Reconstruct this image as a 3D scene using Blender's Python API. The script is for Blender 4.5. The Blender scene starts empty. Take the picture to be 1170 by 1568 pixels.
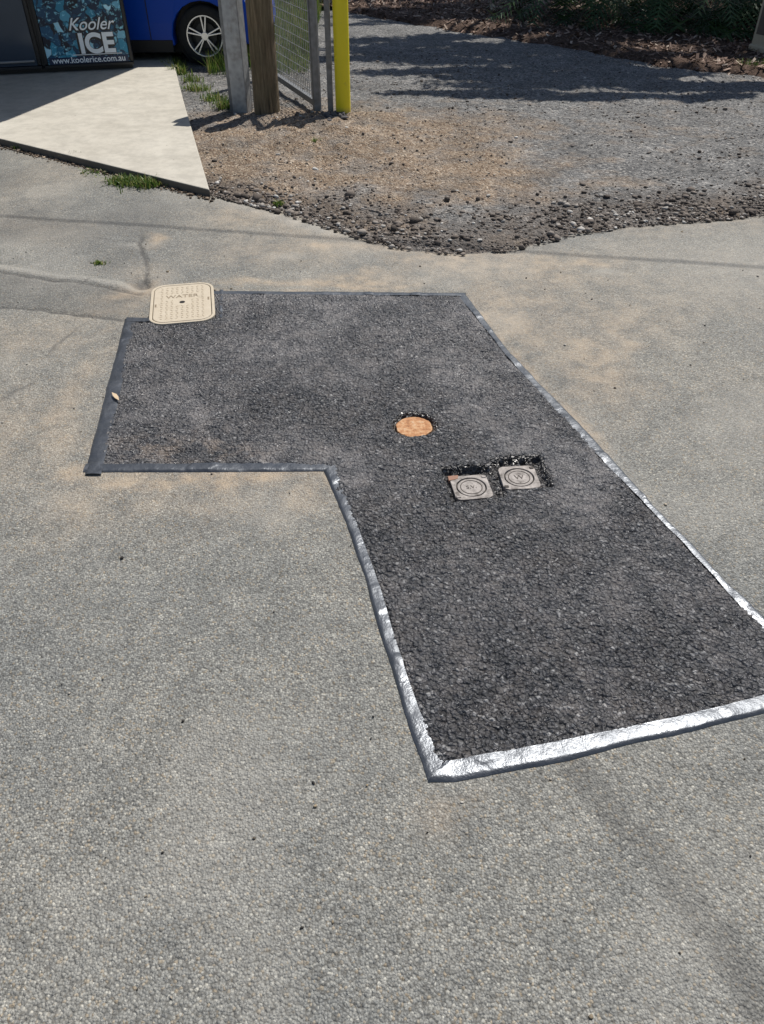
import bpy, bmesh, math, random
import numpy as np
from mathutils import Vector, Matrix
random.seed(7); rng=np.random.default_rng(7)
S=bpy.context.scene
S.view_settings.view_transform='Standard'; S.view_settings.look='None'; S.view_settings.exposure=0
AZ=math.radians(33); EL=math.radians(58)
SUN=Vector((math.sin(AZ)*math.cos(EL),math.cos(AZ)*math.cos(EL),math.sin(EL)))
def sh(h): return (SUN.x/SUN.z*h, SUN.y/SUN.z*h)

# ---------------------------------------------------------------- materials
class NT:
    def __init__(s,name):
        s.m=bpy.data.materials.new(name); s.m.use_nodes=True; s.t=s.m.node_tree
        s.b=s.t.nodes['Principled BSDF']; s.pos=s.n('ShaderNodeNewGeometry').outputs['Position']
    def n(s,t,**k):
        x=s.t.nodes.new(t)
        for a,v in k.items(): setattr(x,a,v)
        return x
    def l(s,a,b): s.t.links.new(a,b)
    def setv(s,sock,v):
        if isinstance(v,bpy.types.NodeSocket): s.l(v,sock)
        else: sock.default_value=v
    def noise(s,sc,det=3,rough=.55,vec=None,col=False):
        x=s.n('ShaderNodeTexNoise'); x.inputs['Scale'].default_value=sc; x.inputs['Detail'].default_value=det; x.inputs['Roughness'].default_value=rough
        s.l(vec or s.pos,x.inputs['Vector']); return x.outputs['Color' if col else 'Fac']
    def vor(s,sc,out='Distance',feat='F1',vec=None,rnd=1):
        x=s.n('ShaderNodeTexVoronoi',feature=feat); x.inputs['Scale'].default_value=sc; x.inputs['Randomness'].default_value=rnd
        s.l(vec or s.pos,x.inputs['Vector']); return x.outputs[out] if out else x
    def ramp(s,f,stops):
        x=s.n('ShaderNodeValToRGB'); s.l(f,x.inputs[0]); e=x.color_ramp.elements
        while len(e)<len(stops): e.new(.5)
        for i,(p,c) in enumerate(stops):
            e[i].position=p; e[i].color=(*c,1) if isinstance(c,tuple) else (c,c,c,1)
        return x.outputs[0]
    def mix(s,f,a,b,mode='MIX'):
        x=s.n('ShaderNodeMix',data_type='RGBA',blend_type=mode)
        for so,v in ((x.inputs[0],f),(x.inputs[6],a),(x.inputs[7],b)):
            if isinstance(v,tuple): v=(*v,1)
            s.setv(so,v)
        return x.outputs[2]
    def math(s,op,a,b=0,c=None,clamp=False):
        x=s.n('ShaderNodeMath',operation=op,use_clamp=clamp); s.setv(x.inputs[0],a); s.setv(x.inputs[1],b)
        if c is not None: s.setv(x.inputs[2],c)
        return x.outputs[0]
    def attr(s,name): return s.n('ShaderNodeAttribute',attribute_name=name).outputs['Fac']
    def sep(s,v,i):
        x=s.n('ShaderNodeSeparateXYZ'); s.l(v,x.inputs[0]); return x.outputs[i]
    def bump(s,h,dist,st=1,prev=None):
        x=s.n('ShaderNodeBump'); x.inputs['Distance'].default_value=dist; x.inputs['Strength'].default_value=st
        s.l(h,x.inputs['Height'])
        if prev: s.l(prev,x.inputs['Normal'])
        return x.outputs[0]
    def out(s,col=None,rough=None,nrm=None,metal=None,spec=None):
        b=s.b
        if col is not None: s.setv(b.inputs['Base Color'],(*col,1) if isinstance(col,tuple) else col)
        if rough is not None: s.setv(b.inputs['Roughness'],rough)
        if nrm is not None: s.l(nrm,b.inputs['Normal'])
        if metal is not None: s.setv(b.inputs['Metallic'],metal)
        if spec is not None: s.setv(b.inputs['Specular IOR Level'],spec)
        return s.m

def simple(name,col,rough=.6,metal=0,var=.25,sc=20,bump=.001,bsc=60,spec=.5):
    t=NT(name); f=t.noise(sc,3)
    c=t.mix(f,tuple(x*(1-var) for x in col),tuple(min(1,x*(1+var)) for x in col))
    return t.out(c,rough,t.bump(t.noise(bsc,2),bump),metal,spec)

def m_old():
    t=NT('old_asphalt')
    v=t.vor(180,None); c1=v.outputs['Color']; d1=v.outputs['Distance']; cell=t.sep(c1,0); rr=t.sep(c1,2); c2=t.sep(c1,1)
    base=t.ramp(cell,[(0,(.14,.138,.13)),(.25,(.205,.206,.197)),(.6,(.252,.253,.240)),(.9,(.30,.298,.278)),(1,(.44,.43,.39))])
    base=t.mix(t.math('MULTIPLY',t.ramp(c2,[(.90,0.),(.95,1.)]),.5),base,(.36,.28,.18))
    base=t.mix(t.math('MULTIPLY',t.ramp(c2,[(.0,1.),(.09,0.)]),.6),base,(.10,.105,.11))
    base=t.mix(t.ramp(d1,[(.48,0.),(.82,.6)]),base,(.08,.076,.068))
    big=t.noise(1.1,4,.6); mid=t.noise(9,5,.68)
    base=t.mix(.9,base,t.ramp(big,[(.3,(.84,.86,.88)),(.7,(1.16,1.13,1.08))]),'MULTIPLY')
    base=t.mix(.85,base,t.ramp(mid,[(.3,(.78,.79,.79)),(.7,(1.2,1.19,1.16))]),'MULTIPLY')
    fine=t.noise(420,2,.5)
    base=t.mix(.85,base,t.ramp(fine,[(.3,.66),(.7,1.28)]),'MULTIPLY')
    dn=t.math('MULTIPLY',t.attr('dirt'),t.ramp(mid,[(.36,.25),(.62,.95)]),clamp=True)
    dcol=t.mix(mid,(.36,.26,.165),(.48,.39,.285))
    dcol=t.mix(.8,dcol,t.ramp(fine,[(.3,.68),(.7,1.25)]),'MULTIPLY')
    base=t.mix(dn,base,dcol)
    base=t.mix(t.math('MULTIPLY',t.attr('light'),.75),base,(.42,.40,.355))
    dk=t.attr('dark'); base=t.mix(t.math('MULTIPLY',dk,.85),base,(.072,.070,.067))
    h=t.math('ADD',t.math('MULTIPLY',d1,-1.),t.math('MULTIPLY',t.noise(75,3,.6),1.8))
    flat=t.math('MULTIPLY_ADD',dn,-.5,1.)
    n=t.n('ShaderNodeBump'); n.inputs['Distance'].default_value=.0036; t.l(h,n.inputs['Height']); t.l(flat,n.inputs['Strength'])
    rg=t.ramp(rr,[(0,.42),(.2,.7),(1,.92)])
    return t.out(base,rg,n.outputs[0],spec=.4)

def m_patch():
    t=NT('fresh_asphalt')
    wv=t.n('ShaderNodeVectorMath',operation='MULTIPLY_ADD');t.l(t.noise(60,2,.5,None,True),wv.inputs[0]);wv.inputs[1].default_value=(.014,.014,.014);t.l(t.pos,wv.inputs[2]);wv=wv.outputs[0]
    v=t.vor(98,None,vec=wv);col=v.outputs['Color'];dist=v.outputs['Distance']
    r=t.sep(col,0)
    base=t.ramp(r,[(0,(.024,.024,.026)),(.4,(.048,.048,.052)),(.75,(.080,.080,.085)),(.93,(.14,.14,.145)),(1,(.32,.32,.32))])
    base=t.mix(t.ramp(dist,[(.42,0.),(.75,.85)]),base,(.010,.010,.011))
    cl_=t.noise(11,5,.7)
    dust=t.math('MULTIPLY',t.attr('dust'),t.ramp(cl_,[(.28,.3),(.62,1.)]),clamp=True)
    fine=t.noise(260,3)
    dustc=t.mix(fine,(.085,.083,.087),(.19,.184,.188))
    base=t.mix(t.math('MULTIPLY',dust,.62),base,dustc)
    base=t.mix(.6,base,t.ramp(cl_,[(.32,.72),(.66,1.22)]),'MULTIPLY')
    base=t.mix(t.math('MULTIPLY',t.attr('tan'),t.ramp(cl_,[(.45,0.),(.7,1.)])),base,(.3,.22,.15))
    h=t.math('MULTIPLY',t.math('POWER',dist,1.5),-1.3)
    h=t.math('ADD',h,t.math('MULTIPLY',t.noise(45,4,.6),2.0))
    h=t.math('ADD',h,t.math('MULTIPLY',fine,.3))
    n=t.n('ShaderNodeBump');n.inputs['Distance'].default_value=.0110;t.l(h,n.inputs['Height']);t.l(t.math('MULTIPLY_ADD',dust,-.4,1.),n.inputs['Strength'])
    rg=t.ramp(t.sep(col,2),[(0,.20),(.4,.38),(1,.7)])
    return t.out(base,rg,n.outputs[0],spec=.85)

def m_gravel():
    t=NT('gravel_and_dirt')
    tan=t.attr('tan'); dk=t.attr('dark')
    v=t.vor(70,None);cell=v.outputs['Color'];vd=v.outputs['Distance']; cell3=t.sep(cell,2)
    grey=t.ramp(t.sep(cell,0),[(0,(.11,.11,.109)),(.35,(.20,.198,.193)),(.75,(.28,.275,.265)),(1,(.46,.44,.41))])
    tn=t.ramp(t.sep(cell,1),[(0,(.19,.13,.088)),(.4,(.32,.24,.17)),(.8,(.41,.325,.24)),(1,(.56,.47,.37))])
    nz=t.ramp(t.noise(3.5,6,.72),[(.38,0.),(.62,1.)])
    f=t.math('MULTIPLY_ADD',nz,.8,t.math('MULTIPLY_ADD',tan,1.15,-.68),clamp=True)
    c=t.mix(f,grey,tn)
    c=t.mix(t.math('MULTIPLY',dk,.72),c,t.mix(cell3,(.07,.056,.046),(.21,.168,.135)))
    lg=t.noise(2.4,6,.75)
    c=t.mix(.95,c,t.ramp(lg,[(.3,.58),(.7,1.22)]),'MULTIPLY')
    c=t.mix(.8,c,t.ramp(t.noise(160,2),[(.3,.7),(.7,1.3)]),'MULTIPLY')
    h=t.math('ADD',t.math('MULTIPLY',vd,-1.),t.math('MULTIPLY',t.noise(14,5,.72),3.4))
    return t.out(c,.92,t.bump(h,.016),spec=.2)

def m_rand(name,stops,rough=.85,bump=.002,bsc=150,spec=.3):
    t=NT(name); c=t.ramp(t.attr('rnd'),stops)
    c=t.mix(.6,c,t.ramp(t.noise(bsc,2),[(.3,.7),(.7,1.25)]),'MULTIPLY')
    return t.out(c,rough,t.bump(t.noise(bsc,2),bump),spec=spec)

def m_tape(name='sealing_tape_film'):
    t=NT(name)
    c=t.mix(t.noise(14,3),(.06,.068,.08),(.15,.16,.175))
    n=t.bump(t.noise(24,4,.62),.0040); n=t.bump(t.noise(240,2),.0006,1,n)
    return t.out(c,t.ramp(t.noise(10,3),[(.3,.32),(.7,.47)]),n,.65,.8)

def m_concrete():
    t=NT('concrete')
    c=t.mix(t.noise(2.2,5,.65),(.41,.38,.32),(.58,.55,.48))
    c=t.mix(.7,c,t.ramp(t.noise(260,2),[(.3,.85),(.7,1.1)]),'MULTIPLY')
    c=t.mix(.7,c,t.ramp(t.noise(9,4,.7),[(.35,.78),(.6,1.05)]),'MULTIPLY')
    c=t.mix(t.ramp(t.vor(6.5),[(.02,.8),(.05,0.)]),c,(.15,.13,.1))
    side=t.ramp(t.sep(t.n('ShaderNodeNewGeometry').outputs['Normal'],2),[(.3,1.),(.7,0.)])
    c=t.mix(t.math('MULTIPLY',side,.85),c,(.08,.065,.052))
    return t.out(c,.9,t.bump(t.noise(220,2),.001),spec=.25)

# ---------------------------------------------------------------- geometry helpers
def obj(name,me,mat=None,parent=None,smooth=False):
    o=bpy.data.objects.new(name,me); S.collection.objects.link(o)
    if mat:
        for x in (mat if isinstance(mat,list) else [mat]): me.materials.append(x)
    if smooth and len(me.polygons): me.polygons.foreach_set('use_smooth',np.ones(len(me.polygons),bool))
    if parent: o.parent=parent
    return o
def empty(name,loc=(0,0,0),rz=0,parent=None):
    e=bpy.data.objects.new(name,None); S.collection.objects.link(e); e.location=loc; e.rotation_euler=(0,0,rz); e.empty_display_size=.1
    if parent: e.parent=parent
    return e
def npmesh(name,V,F,attrs={}):
    me=bpy.data.meshes.new(name); V=np.asarray(V,np.float32); F=np.asarray(F,np.int32); m,k=F.shape
    me.vertices.add(len(V)); me.vertices.foreach_set('co',V.ravel())
    me.loops.add(m*k); me.loops.foreach_set('vertex_index',F.ravel())
    me.polygons.add(m); me.polygons.foreach_set('loop_start',np.arange(0,m*k,k,dtype=np.int32))
    try: me.polygons.foreach_set('loop_total',np.full(m,k,np.int32))
    except Exception: pass
    me.update(calc_edges=True)
    for a,v in attrs.items():
        at=me.attributes.new(a,'FLOAT','POINT'); at.data.foreach_set('value',np.asarray(v,np.float32).ravel())
    return me
def bm_obj(name,fn,mat,parent=None,bevel=0,smooth=False,seg=2):
    bm=bmesh.new(); fn(bm)
    me=bpy.data.meshes.new(name); bm.normal_update(); bm.to_mesh(me); bm.free()
    o=obj(name,me,mat,parent,smooth)
    if bevel:
        b=o.modifiers.new('b','BEVEL'); b.width=bevel; b.segments=seg; b.limit_method='ANGLE'
    return o
def box(bm,c,s,rot=None,mi=0):
    r=bmesh.ops.create_cube(bm,size=1)['verts']
    M=Matrix.Translation(c)@(rot.to_4x4() if rot else Matrix())@Matrix.Diagonal((*s,1))
    bmesh.ops.transform(bm,matrix=M,verts=r)
    for f in {f for v in r for f in v.link_faces}: f.material_index=mi
def cyl(bm,p0,p1,r0,r1=None,n=16,mi=0):
    p0=Vector(p0);p1=Vector(p1); d=p1-p0
    r=bmesh.ops.create_cone(bm,cap_ends=True,segments=n,radius1=r0,radius2=r0 if r1 is None else r1,depth=d.length)['verts']
    M=Matrix.Translation((p0+p1)/2)@d.to_track_quat('Z','Y').to_matrix().to_4x4()
    bmesh.ops.transform(bm,matrix=M,verts=r)
    for f in {f for v in r for f in v.link_faces}: f.material_index=mi
def prism(bm,pts,z0,z1,mi=0):
    b=[bm.verts.new((x,y,z0)) for x,y in pts]; t=[bm.verts.new((x,y,z1)) for x,y in pts]; n=len(pts)
    fs=[bm.faces.new(t),bm.faces.new(b[::-1])]+[bm.faces.new((b[i],b[(i+1)%n],t[(i+1)%n],t[i])) for i in range(n)]
    for f in fs: f.material_index=mi
    bmesh.ops.recalc_face_normals(bm,faces=fs)
def rrect(w,h,r,n=6):
    P=[]
    for cx,cy,a0 in ((w/2-r,h/2-r,0),(-w/2+r,h/2-r,90),(-w/2+r,-h/2+r,180),(w/2-r,-h/2+r,270)):
        for i in range(n+1):
            a=math.radians(a0+90*i/n); P.append((cx+r*math.cos(a),cy+r*math.sin(a)))
    return P
def circ(r,n=40,c=(0,0)): return [(c[0]+r*math.cos(2*math.pi*i/n),c[1]+r*math.sin(2*math.pi*i/n)) for i in range(n)]

def h2(i,j,s):
    x=np.sin(i*127.1+j*311.7+s*74.7)*43758.5453
    return x-np.floor(x)
def vn(x,y,sc,seed=0,octs=3):
    out=0;amp=1;tot=0
    for o in range(octs):
        X=x*sc*2**o+seed*13.7;Y=y*sc*2**o-seed*7.3
        i=np.floor(X);j=np.floor(Y);fx=X-i;fy=Y-j;fx=fx*fx*(3-2*fx);fy=fy*fy*(3-2*fy)
        a=h2(i,j,seed+o);b=h2(i+1,j,seed+o);c=h2(i,j+1,seed+o);d=h2(i+1,j+1,seed+o)
        out=out+amp*((a*(1-fx)+b*fx)*(1-fy)+(c*(1-fx)+d*fx)*fy);tot+=amp;amp*=.5
    return out/tot
def worley(x,y,sc,seed=0):
    X=x*sc;Y=y*sc;i0=np.floor(X);j0=np.floor(Y);d=np.full(X.shape,9.)
    for di in(-1,0,1):
        for dj in(-1,0,1):
            i=i0+di;j=j0+dj;px=i+h2(i,j,seed);py=j+h2(i,j,seed+5)
            d=np.minimum(d,(X-px)**2+(Y-py)**2)
    return np.sqrt(d)
def inpoly(x,y,P):
    r=np.zeros(x.shape,bool);n=len(P)
    for i in range(n):
        x0,y0=P[i];x1,y1=P[(i+1)%n]
        if y0==y1: continue
        c=((y0>y)!=(y1>y))&(x<(x1-x0)*(y-y0)/(y1-y0)+x0); r^=c
    return r
def pdist(x,y,P,closed=False):
    d=np.full(x.shape,1e9);n=len(P)
    for i in range(n if closed else n-1):
        x0,y0=P[i];x1,y1=P[(i+1)%n];dx=x1-x0;dy=y1-y0
        t=np.clip(((x-x0)*dx+(y-y0)*dy)/(dx*dx+dy*dy),0,1)
        d=np.minimum(d,np.hypot(x-x0-t*dx,y-y0-t*dy))
    return d
def sstep(a,b,x):
    t=np.clip((x-a)/(b-a),0,1);return t*t*(3-2*t)
def gridmesh(name,xs,ys,zf,keep,attrs):
    X,Y=np.meshgrid(xs,ys); Z=zf(X,Y); nx=len(xs);ny=len(ys)
    idx=np.arange(nx*ny).reshape(ny,nx)
    F=np.stack([idx[:-1,:-1],idx[:-1,1:],idx[1:,1:],idx[1:,:-1]],-1).reshape(-1,4)
    cx=(X[:-1,:-1]+X[1:,1:]).ravel()/2;cy=(Y[:-1,:-1]+Y[1:,1:]).ravel()/2
    F=F[keep(cx,cy)]
    A={k:f(X,Y).ravel() for k,f in attrs.items()}
    V=np.stack([X,Y,Z],-1).reshape(-1,3)
    used=np.zeros(len(V),bool);used[F.ravel()]=True;mp=np.cumsum(used)-1
    return npmesh(name,V[used],mp[F],{k:v[used] for k,v in A.items()})
def rocks(name,P,sz,mat,flat=.6,z=0,rnd=None):
    g=(1+5**.5)/2
    B=np.array([(-1,g,0),(1,g,0),(-1,-g,0),(1,-g,0),(0,-1,g),(0,1,g),(0,-1,-g),(0,1,-g),(g,0,-1),(g,0,1),(-g,0,-1),(-g,0,1)])/math.hypot(1,g)
    T=np.array([(0,11,5),(0,5,1),(0,1,7),(0,7,10),(0,10,11),(1,5,9),(5,11,4),(11,10,2),(10,7,6),(7,1,8),(3,9,4),(3,4,2),(3,2,6),(3,6,8),(3,8,9),(4,9,5),(2,4,11),(6,2,10),(8,6,7),(9,8,1)])
    n=len(P);V=np.repeat(B[None],n,0)*rng.uniform(.62,1.3,(n,12,1))
    V*=rng.uniform(.55,1.25,(n,1,3))
    a=rng.uniform(0,6.28,n);c,s=np.cos(a)[:,None],np.sin(a)[:,None]
    x=V[:,:,0]*c-V[:,:,1]*s;y=V[:,:,0]*s+V[:,:,1]*c
    V=np.stack([x,y,V[:,:,2]*flat],-1)*(sz[:,None,None]/2)
    V[:,:,0]+=P[:,0,None];V[:,:,1]+=P[:,1,None];V[:,:,2]+=(P[:,2,None] if P.shape[1]>2 else z)+sz[:,None]*.12
    F=(T[None]+np.arange(n)[:,None,None]*12).reshape(-1,3)
    r=np.repeat(rng.uniform(0,1,n) if rnd is None else rnd,12)
    return obj(name,npmesh(name,V.reshape(-1,3),F,{'rnd':r}),mat)

# ---------------------------------------------------------------- survey (metres)
PATCH=[(-1.015,2.124),(-1.182,3.282),(-1.062,3.282),(-.80,3.30),(-.834,3.588),(.405,3.565),(.547,2.972),(.678,2.591),(.766,2.339),(.838,2.095),(.885,1.937),(.954,1.747),(1.002,1.592),(1.063,1.452),(1.16,1.188),(.942,1.135),(.749,1.082),(.583,1.046),(.435,1.003),(.309,.977),(.171,.949),(.104,.948),(.092,1.003),(.064,1.101),(.034,1.238),(0,1.369),(-.048,1.592),(-.114,1.855),(-.203,2.124)]
O_R=PATCH[5:15]; I_R=[(.375,3.515),(.535,2.92),(.655,2.54),(.745,2.26),(.815,2.07),(.865,1.925),(.926,1.755),(.972,1.61),(1.012,1.48),(1.04,1.37),(1.105,1.20)]
O_B=PATCH[14:22]; I_B=[(1.12,1.225),(.965,1.188),(.765,1.13),(.565,1.084),(.415,1.05),(.275,1.022),(.15,.998)]
O_L=PATCH[21:29]; I_L=[(.155,.985),(.124,1.055),(.094,1.135),(.063,1.255),(.024,1.415),(-.008,1.57),(-.078,1.835),(-.160,2.15)]
EDGE=[(-12,12.5),(-2.84,6.35),(-1.12,5.12),(-.61,4.76),(-.06,4.30),(.09,4.20),(.41,4.12),(.70,4.17),(1.04,4.38),(1.43,4.54),(1.84,4.61),(2.31,4.72),(3.37,5.02),(12,6.2)]
MULCH=[(-.51,12.97),(.47,11.90),(1.39,10.90),(2.31,9.95),(2.85,9.21),(3.26,8.77),(3.95,8.45),(4.94,7.98),(8,7.2)]
ex=np.array([p[0] for p in EDGE]);ey=np.array([p[1] for p in EDGE])
mx=np.array([p[0] for p in MULCH]);my=np.array([p[1] for p in MULCH])
HOLES=[((.12,2.405),.076,None),((.307,2.053),.085,8),((.475,2.107),.083,7)]

# ---------------------------------------------------------------- ground
me=npmesh('ground',[(-200,-200,-.06),(200,-200,-.06),(200,250,-.06),(-200,250,-.06)],[[0,1,2,3]])
obj('ground',me,simple('soil',(.26,.21,.16),.95,var=.4,sc=1.5,bump=.01,bsc=12))

def polyd(x,y): return pdist(x,y,PATCH,True)
CR=[[(-1.64,5.15),(-1.50,4.75),(-1.34,4.25),(-1.24,3.9),(-1.17,3.68)],
    [(-2.8,3.60),(-1.81,3.42),(-1.48,3.36),(-1.19,3.28)],
    [(-3,4.15),(-1.99,3.88),(-1.58,3.76),(-1.17,3.62)],
    [(-1.34,4.25),(-1.7,4.32),(-2.1,4.55),(-2.6,4.6)],
    [(-1.34,3.31),(-1.42,3.05),(-1.38,2.8),(-1.5,2.55)],
    [(-1.48,3.74),(-1.55,3.6),(-1.5,3.38)]]
def wob(x,y,s=.03): return x+(vn(x,y,9,3)-.5)*s*2, y+(vn(x,y,9,4)-.5)*s*2
def ey_at(x): return np.interp(x,ex,ey)
def z_old(x,y):
    z=(vn(x,y,2,1)-.5)*.008
    xw,yw=wob(x,y,.03)
    z=z-.010*np.exp(-(pdist(xw,yw,CR[0])/.011)**2)*sstep(.35,.6,vn(x,y,5,8))-.008*np.exp(-(pdist(xw,yw,CR[1])/.012)**2)
    z=z+.006*np.exp(-(pdist(xw,yw,CR[2])/.03)**2)-.008*np.exp(-(pdist(xw,yw+.05,CR[2])/.013)**2)
    z=z-.02*np.exp(-(((x+1.20)/.06)**2+((y-3.66)/.07)**2))
    d=ey_at(x)-y
    z=z-.012*sstep(.12,0,d)+ (vn(x,y,30,6)-.5)*.006*sstep(.3,0,d)
    return np.where(polyd(x,y)<.08,z*.3,z)
def k_old(x,y):
    e=ey_at(x)+(vn(x,y,6,11,4)-.5)*.2
    return (y<e)&~(inpoly(x,y,PATCH)&(polyd(x,y)>.03))&~((np.abs(x+.95)<.13)&(np.abs(y-3.44)<.17))
BL=[(-.62,2.06,.45,.05,1.),(-1.07,2.09,.12,.08,.9),(-1.22,2.6,.10,.45,.5),(-1.16,2.95,.07,.3,.35),(-.3,3.67,.5,.05,1.),(-.08,3.75,.25,.09,.85),(-1.3,3.3,.2,.1,.4),(-1.22,3.6,.12,.2,1.),
 (.62,3.3,.20,.4,.65),(.84,2.86,.20,.4,.65),(1.15,3.3,.3,.3,.35),(.85,3.8,.35,.25,.4),(.4,3.9,.5,.2,.35),(-.45,4.15,.5,.25,.4),(-.9,4.6,.3,.25,.3),(-1.45,2.35,.3,.35,.3),(-1.6,3.1,.5,.25,.3),(1.1,3.95,.12,.06,.7),(-.4,4.2,.1,.07,.8),(-1.29,4.25,.07,.07,.9),(-1,1.95,.15,.2,.4),(-.3,2.0,.12,.1,.5),(1.5,2.6,.5,.5,.1),(-2,2.6,.7,.6,.2),(.1,.93,.06,.05,.5),(-.62,1.95,.5,.14,.3),(1.05,3.05,.05,.35,.5)]
def a_dirt(x,y):
    xw=x+(vn(x,y,5,21,4)-.5)*.26;yw=y+(vn(x,y,5,22,4)-.5)*.24;r=0
    for bx,by,rx,ry,s in BL: r=np.maximum(r,s*np.exp(-(((xw-bx)/rx)**2+((yw-by)/ry)**2)))
    d=polyd(x,y)
    r=np.maximum(r,.8*np.exp(-(d/.045)**2)*sstep(.35,.65,vn(x,y,3,23))*sstep(1.6,2.2,y))
    r=r+.2*sstep(.4,.75,vn(x,y,1.2,25))*sstep(1.2,3.5,y)+.3*sstep(.45,0,ey_at(x)-y)*sstep(.3,.6,vn(x,y,4,26))
    return np.clip(r,0,1)
SM=[(.44,.99),(.52,.87),(.60,.75),(.65,.63),(.69,.52),(.73,.42),(.78,.2)]
def a_dark(x,y):
    xw,yw=wob(x,y,.02)
    r=.9*np.exp(-(pdist(xw,yw,CR[0])/.012)**4)*sstep(.35,.6,vn(x,y,5,8))
    r=np.maximum(r,.95*np.exp(-(pdist(xw,yw,CR[1])/.011)**2))
    r=np.maximum(r,.9*np.exp(-(pdist(xw,yw+.05,CR[2])/.012)**2))
    for k in(3,4,5): r=np.maximum(r,.65*np.exp(-(pdist(xw,yw,CR[k])/.009)**2)*sstep(.3,.45,vn(x,y,4,44+k)))
    sm=pdist(xw,yw,SM)+(vn(x,y,40,30)-.5)*.016
    r=np.maximum(r,.50*sstep(.048,.036,sm)*(.62+.38*sstep(.3,.6,vn(x,y,8,32))))
    r=np.maximum(r,.8*np.exp(-(((x+1.20)/.05)**2+((y-3.68)/.06)**2)))
    r=np.maximum(r,.32*sstep(.42,.62,vn(x,y,1.5,33))*sstep(-1.0,-1.4,x)*sstep(2.2,2.8,y))
    r=np.maximum(r,.36*sstep(-1.05,-1.25,x)*sstep(0,.03,(y-(3.28+(-1.19-x)*.23)))*sstep(0,.03,(3.62+(-1.17-x)*.30)-y))
    r=np.maximum(r,.5*sstep(.62,.68,vn(x,y,14,36,2))*sstep(.22,.0,ey_at(x)-y))
    r=np.maximum(r,.75*sstep(.20,.11,ey_at(x)-y+(vn(x,y,9,37)-.5)*.06)*sstep(-1.15,-1.25,x))
    return np.clip(r,0,1)
def a_light(x,y):
    xw,yw=wob(x,y,.03)
    r=.6*np.exp(-(pdist(xw,yw,CR[2])/.028)**4)
    r=np.maximum(r,.8*np.exp(-(((xw+.55)/.5)**2+((yw-ey_at(x)+.1)/.09)**2)))
    r=np.maximum(r,.45*np.exp(-(((xw-2.)/.7)**2+((yw-3.9)/.5)**2)))  # sheen on the far right asphalt, painted in as paler colour
    r=np.maximum(r,.6*np.exp(-(((xw-1.15)/.1)**2+((yw-3.83)/.05)**2)))
    r=np.maximum(r,.6*np.exp(-(((xw+1.35)/.1)**2+((yw-4.2)/.04)**2)))
    r=np.maximum(r,.5*np.exp(-(((xw+.5)/.12)**2+((yw-4.05)/.06)**2)))
    r=np.maximum(r,.3*sstep(.5,.8,vn(x,y,2.2,41)))
    return np.clip(r,0,1)
xs=np.concatenate([np.arange(-12,-2.8,.25),np.arange(-2.8,2.9,.012),np.arange(2.9,12.1,.25)])
ys=np.concatenate([np.arange(-6,.3,.3),np.arange(.3,5.35,.012),np.arange(5.35,6.5,.03),np.arange(6.5,12.6,.25)])
me=gridmesh('asphalt_road',xs,ys,z_old,k_old,{'dirt':a_dirt,'dark':a_dark,'light':a_light})
obj('asphalt_road',me,m_old(),smooth=True)

def z_gr(x,y):
    z=-.014+(vn(x,y,3,51,5)-.5)*.045+(vn(x,y,18,52)-.5)*.014*(1+3*np.exp(-(((x+.6)/.9)**2+((y-6.2)/.9)**2)))
    z=z+.05*np.exp(-(((x+.75)/.6)**2+((y-6.6)/.6)**2))
    z=z+.02*sstep(0,-.25,y-np.interp(x,mx,my))
    return z-.03*sstep(.1,-.12,y-ey_at(x))
def a_tan(x,y):
    r=.12+.85*sstep(2.0,.3,np.hypot((x+.5)*.8,y-6.2))+.35*sstep(.45,.7,vn(x,y,1.1,55))*sstep(8.,6.,y)
    r=r+.25*sstep(.45,.65,vn(x*.5,y,2,57))*sstep(7.6,6.6,y)
    r=np.maximum(r,.8*sstep(.5,0,np.interp(x,mx,my)-y)*sstep(1,3,x))
    return np.clip(r*sstep(10,7,y),0,1)
def a_gdark(x,y):
    d=y-ey_at(x)
    w=np.interp(x,[-1.2,-.6,.2,.9,1.4,2.5],[.25,.4,.7,.65,.45,.55])
    return np.clip(sstep(1.15,.35,(d+(vn(x,y,3,61)-.5)*.6)/w)*(.55+.45*vn(x,y,6,62)),0,1)
gx=np.concatenate([np.arange(-9,-3.5,.15),np.arange(-3.5,5,.025),np.arange(5,10,.15)])
gy=np.concatenate([np.arange(3.9,10,.025),np.arange(10,17,.08)])
me=gridmesh('gravel_driveway',gx,gy,z_gr,lambda x,y:(y>ey_at(x)-.16),{'tan':a_tan,'dark':a_gdark})
obj('gravel_driveway',me,m_gravel(),smooth=True)

m_st=m_rand('loose_stone',[(0,(.055,.045,.038)),(.4,(.13,.107,.09)),(.75,(.24,.205,.175)),(.94,(.36,.34,.31)),(1,(.6,.58,.54))])
n=11000;x=rng.uniform(-1.2,3.6,n);w=np.interp(x,[-1.2,-.6,.2,.9,1.4,2.5],[.1,.2,.36,.34,.22,.24]);d=np.abs(rng.normal(0,1,n))*w-.07;y=ey_at(x)+d
k=vn(x,y,4,71)+rng.uniform(-.25,.25,n)>.45; x,y=x[k],y[k]
s=rng.gamma(2.0,.0070,len(x))+.004
P=np.stack([x,y,np.maximum(z_gr(x,y),np.where(y<ey_at(x),.0,-1))],-1)
n2=15000;x=rng.uniform(-1.9,4.8,n2);y=rng.uniform(4.3,10,n2);k=(y>ey_at(x)+.1)&(y<np.interp(x,mx,my,left=99)+.1)&~inpoly(x,y,[(-2.84,6.17),(-1.08,4.99),(-2.26,9.56),(-5,10)])&(vn(x,y,2.5,73)+rng.uniform(-.3,.3,n2)>.42);x,y=x[k],y[k]
P2=np.stack([x,y,z_gr(x,y)],-1);s2=rng.gamma(2.0,.0046,len(x))+.003
rocks('loose_gravel',np.concatenate([P,P2]),np.concatenate([s,s2]),m_st)
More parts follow.
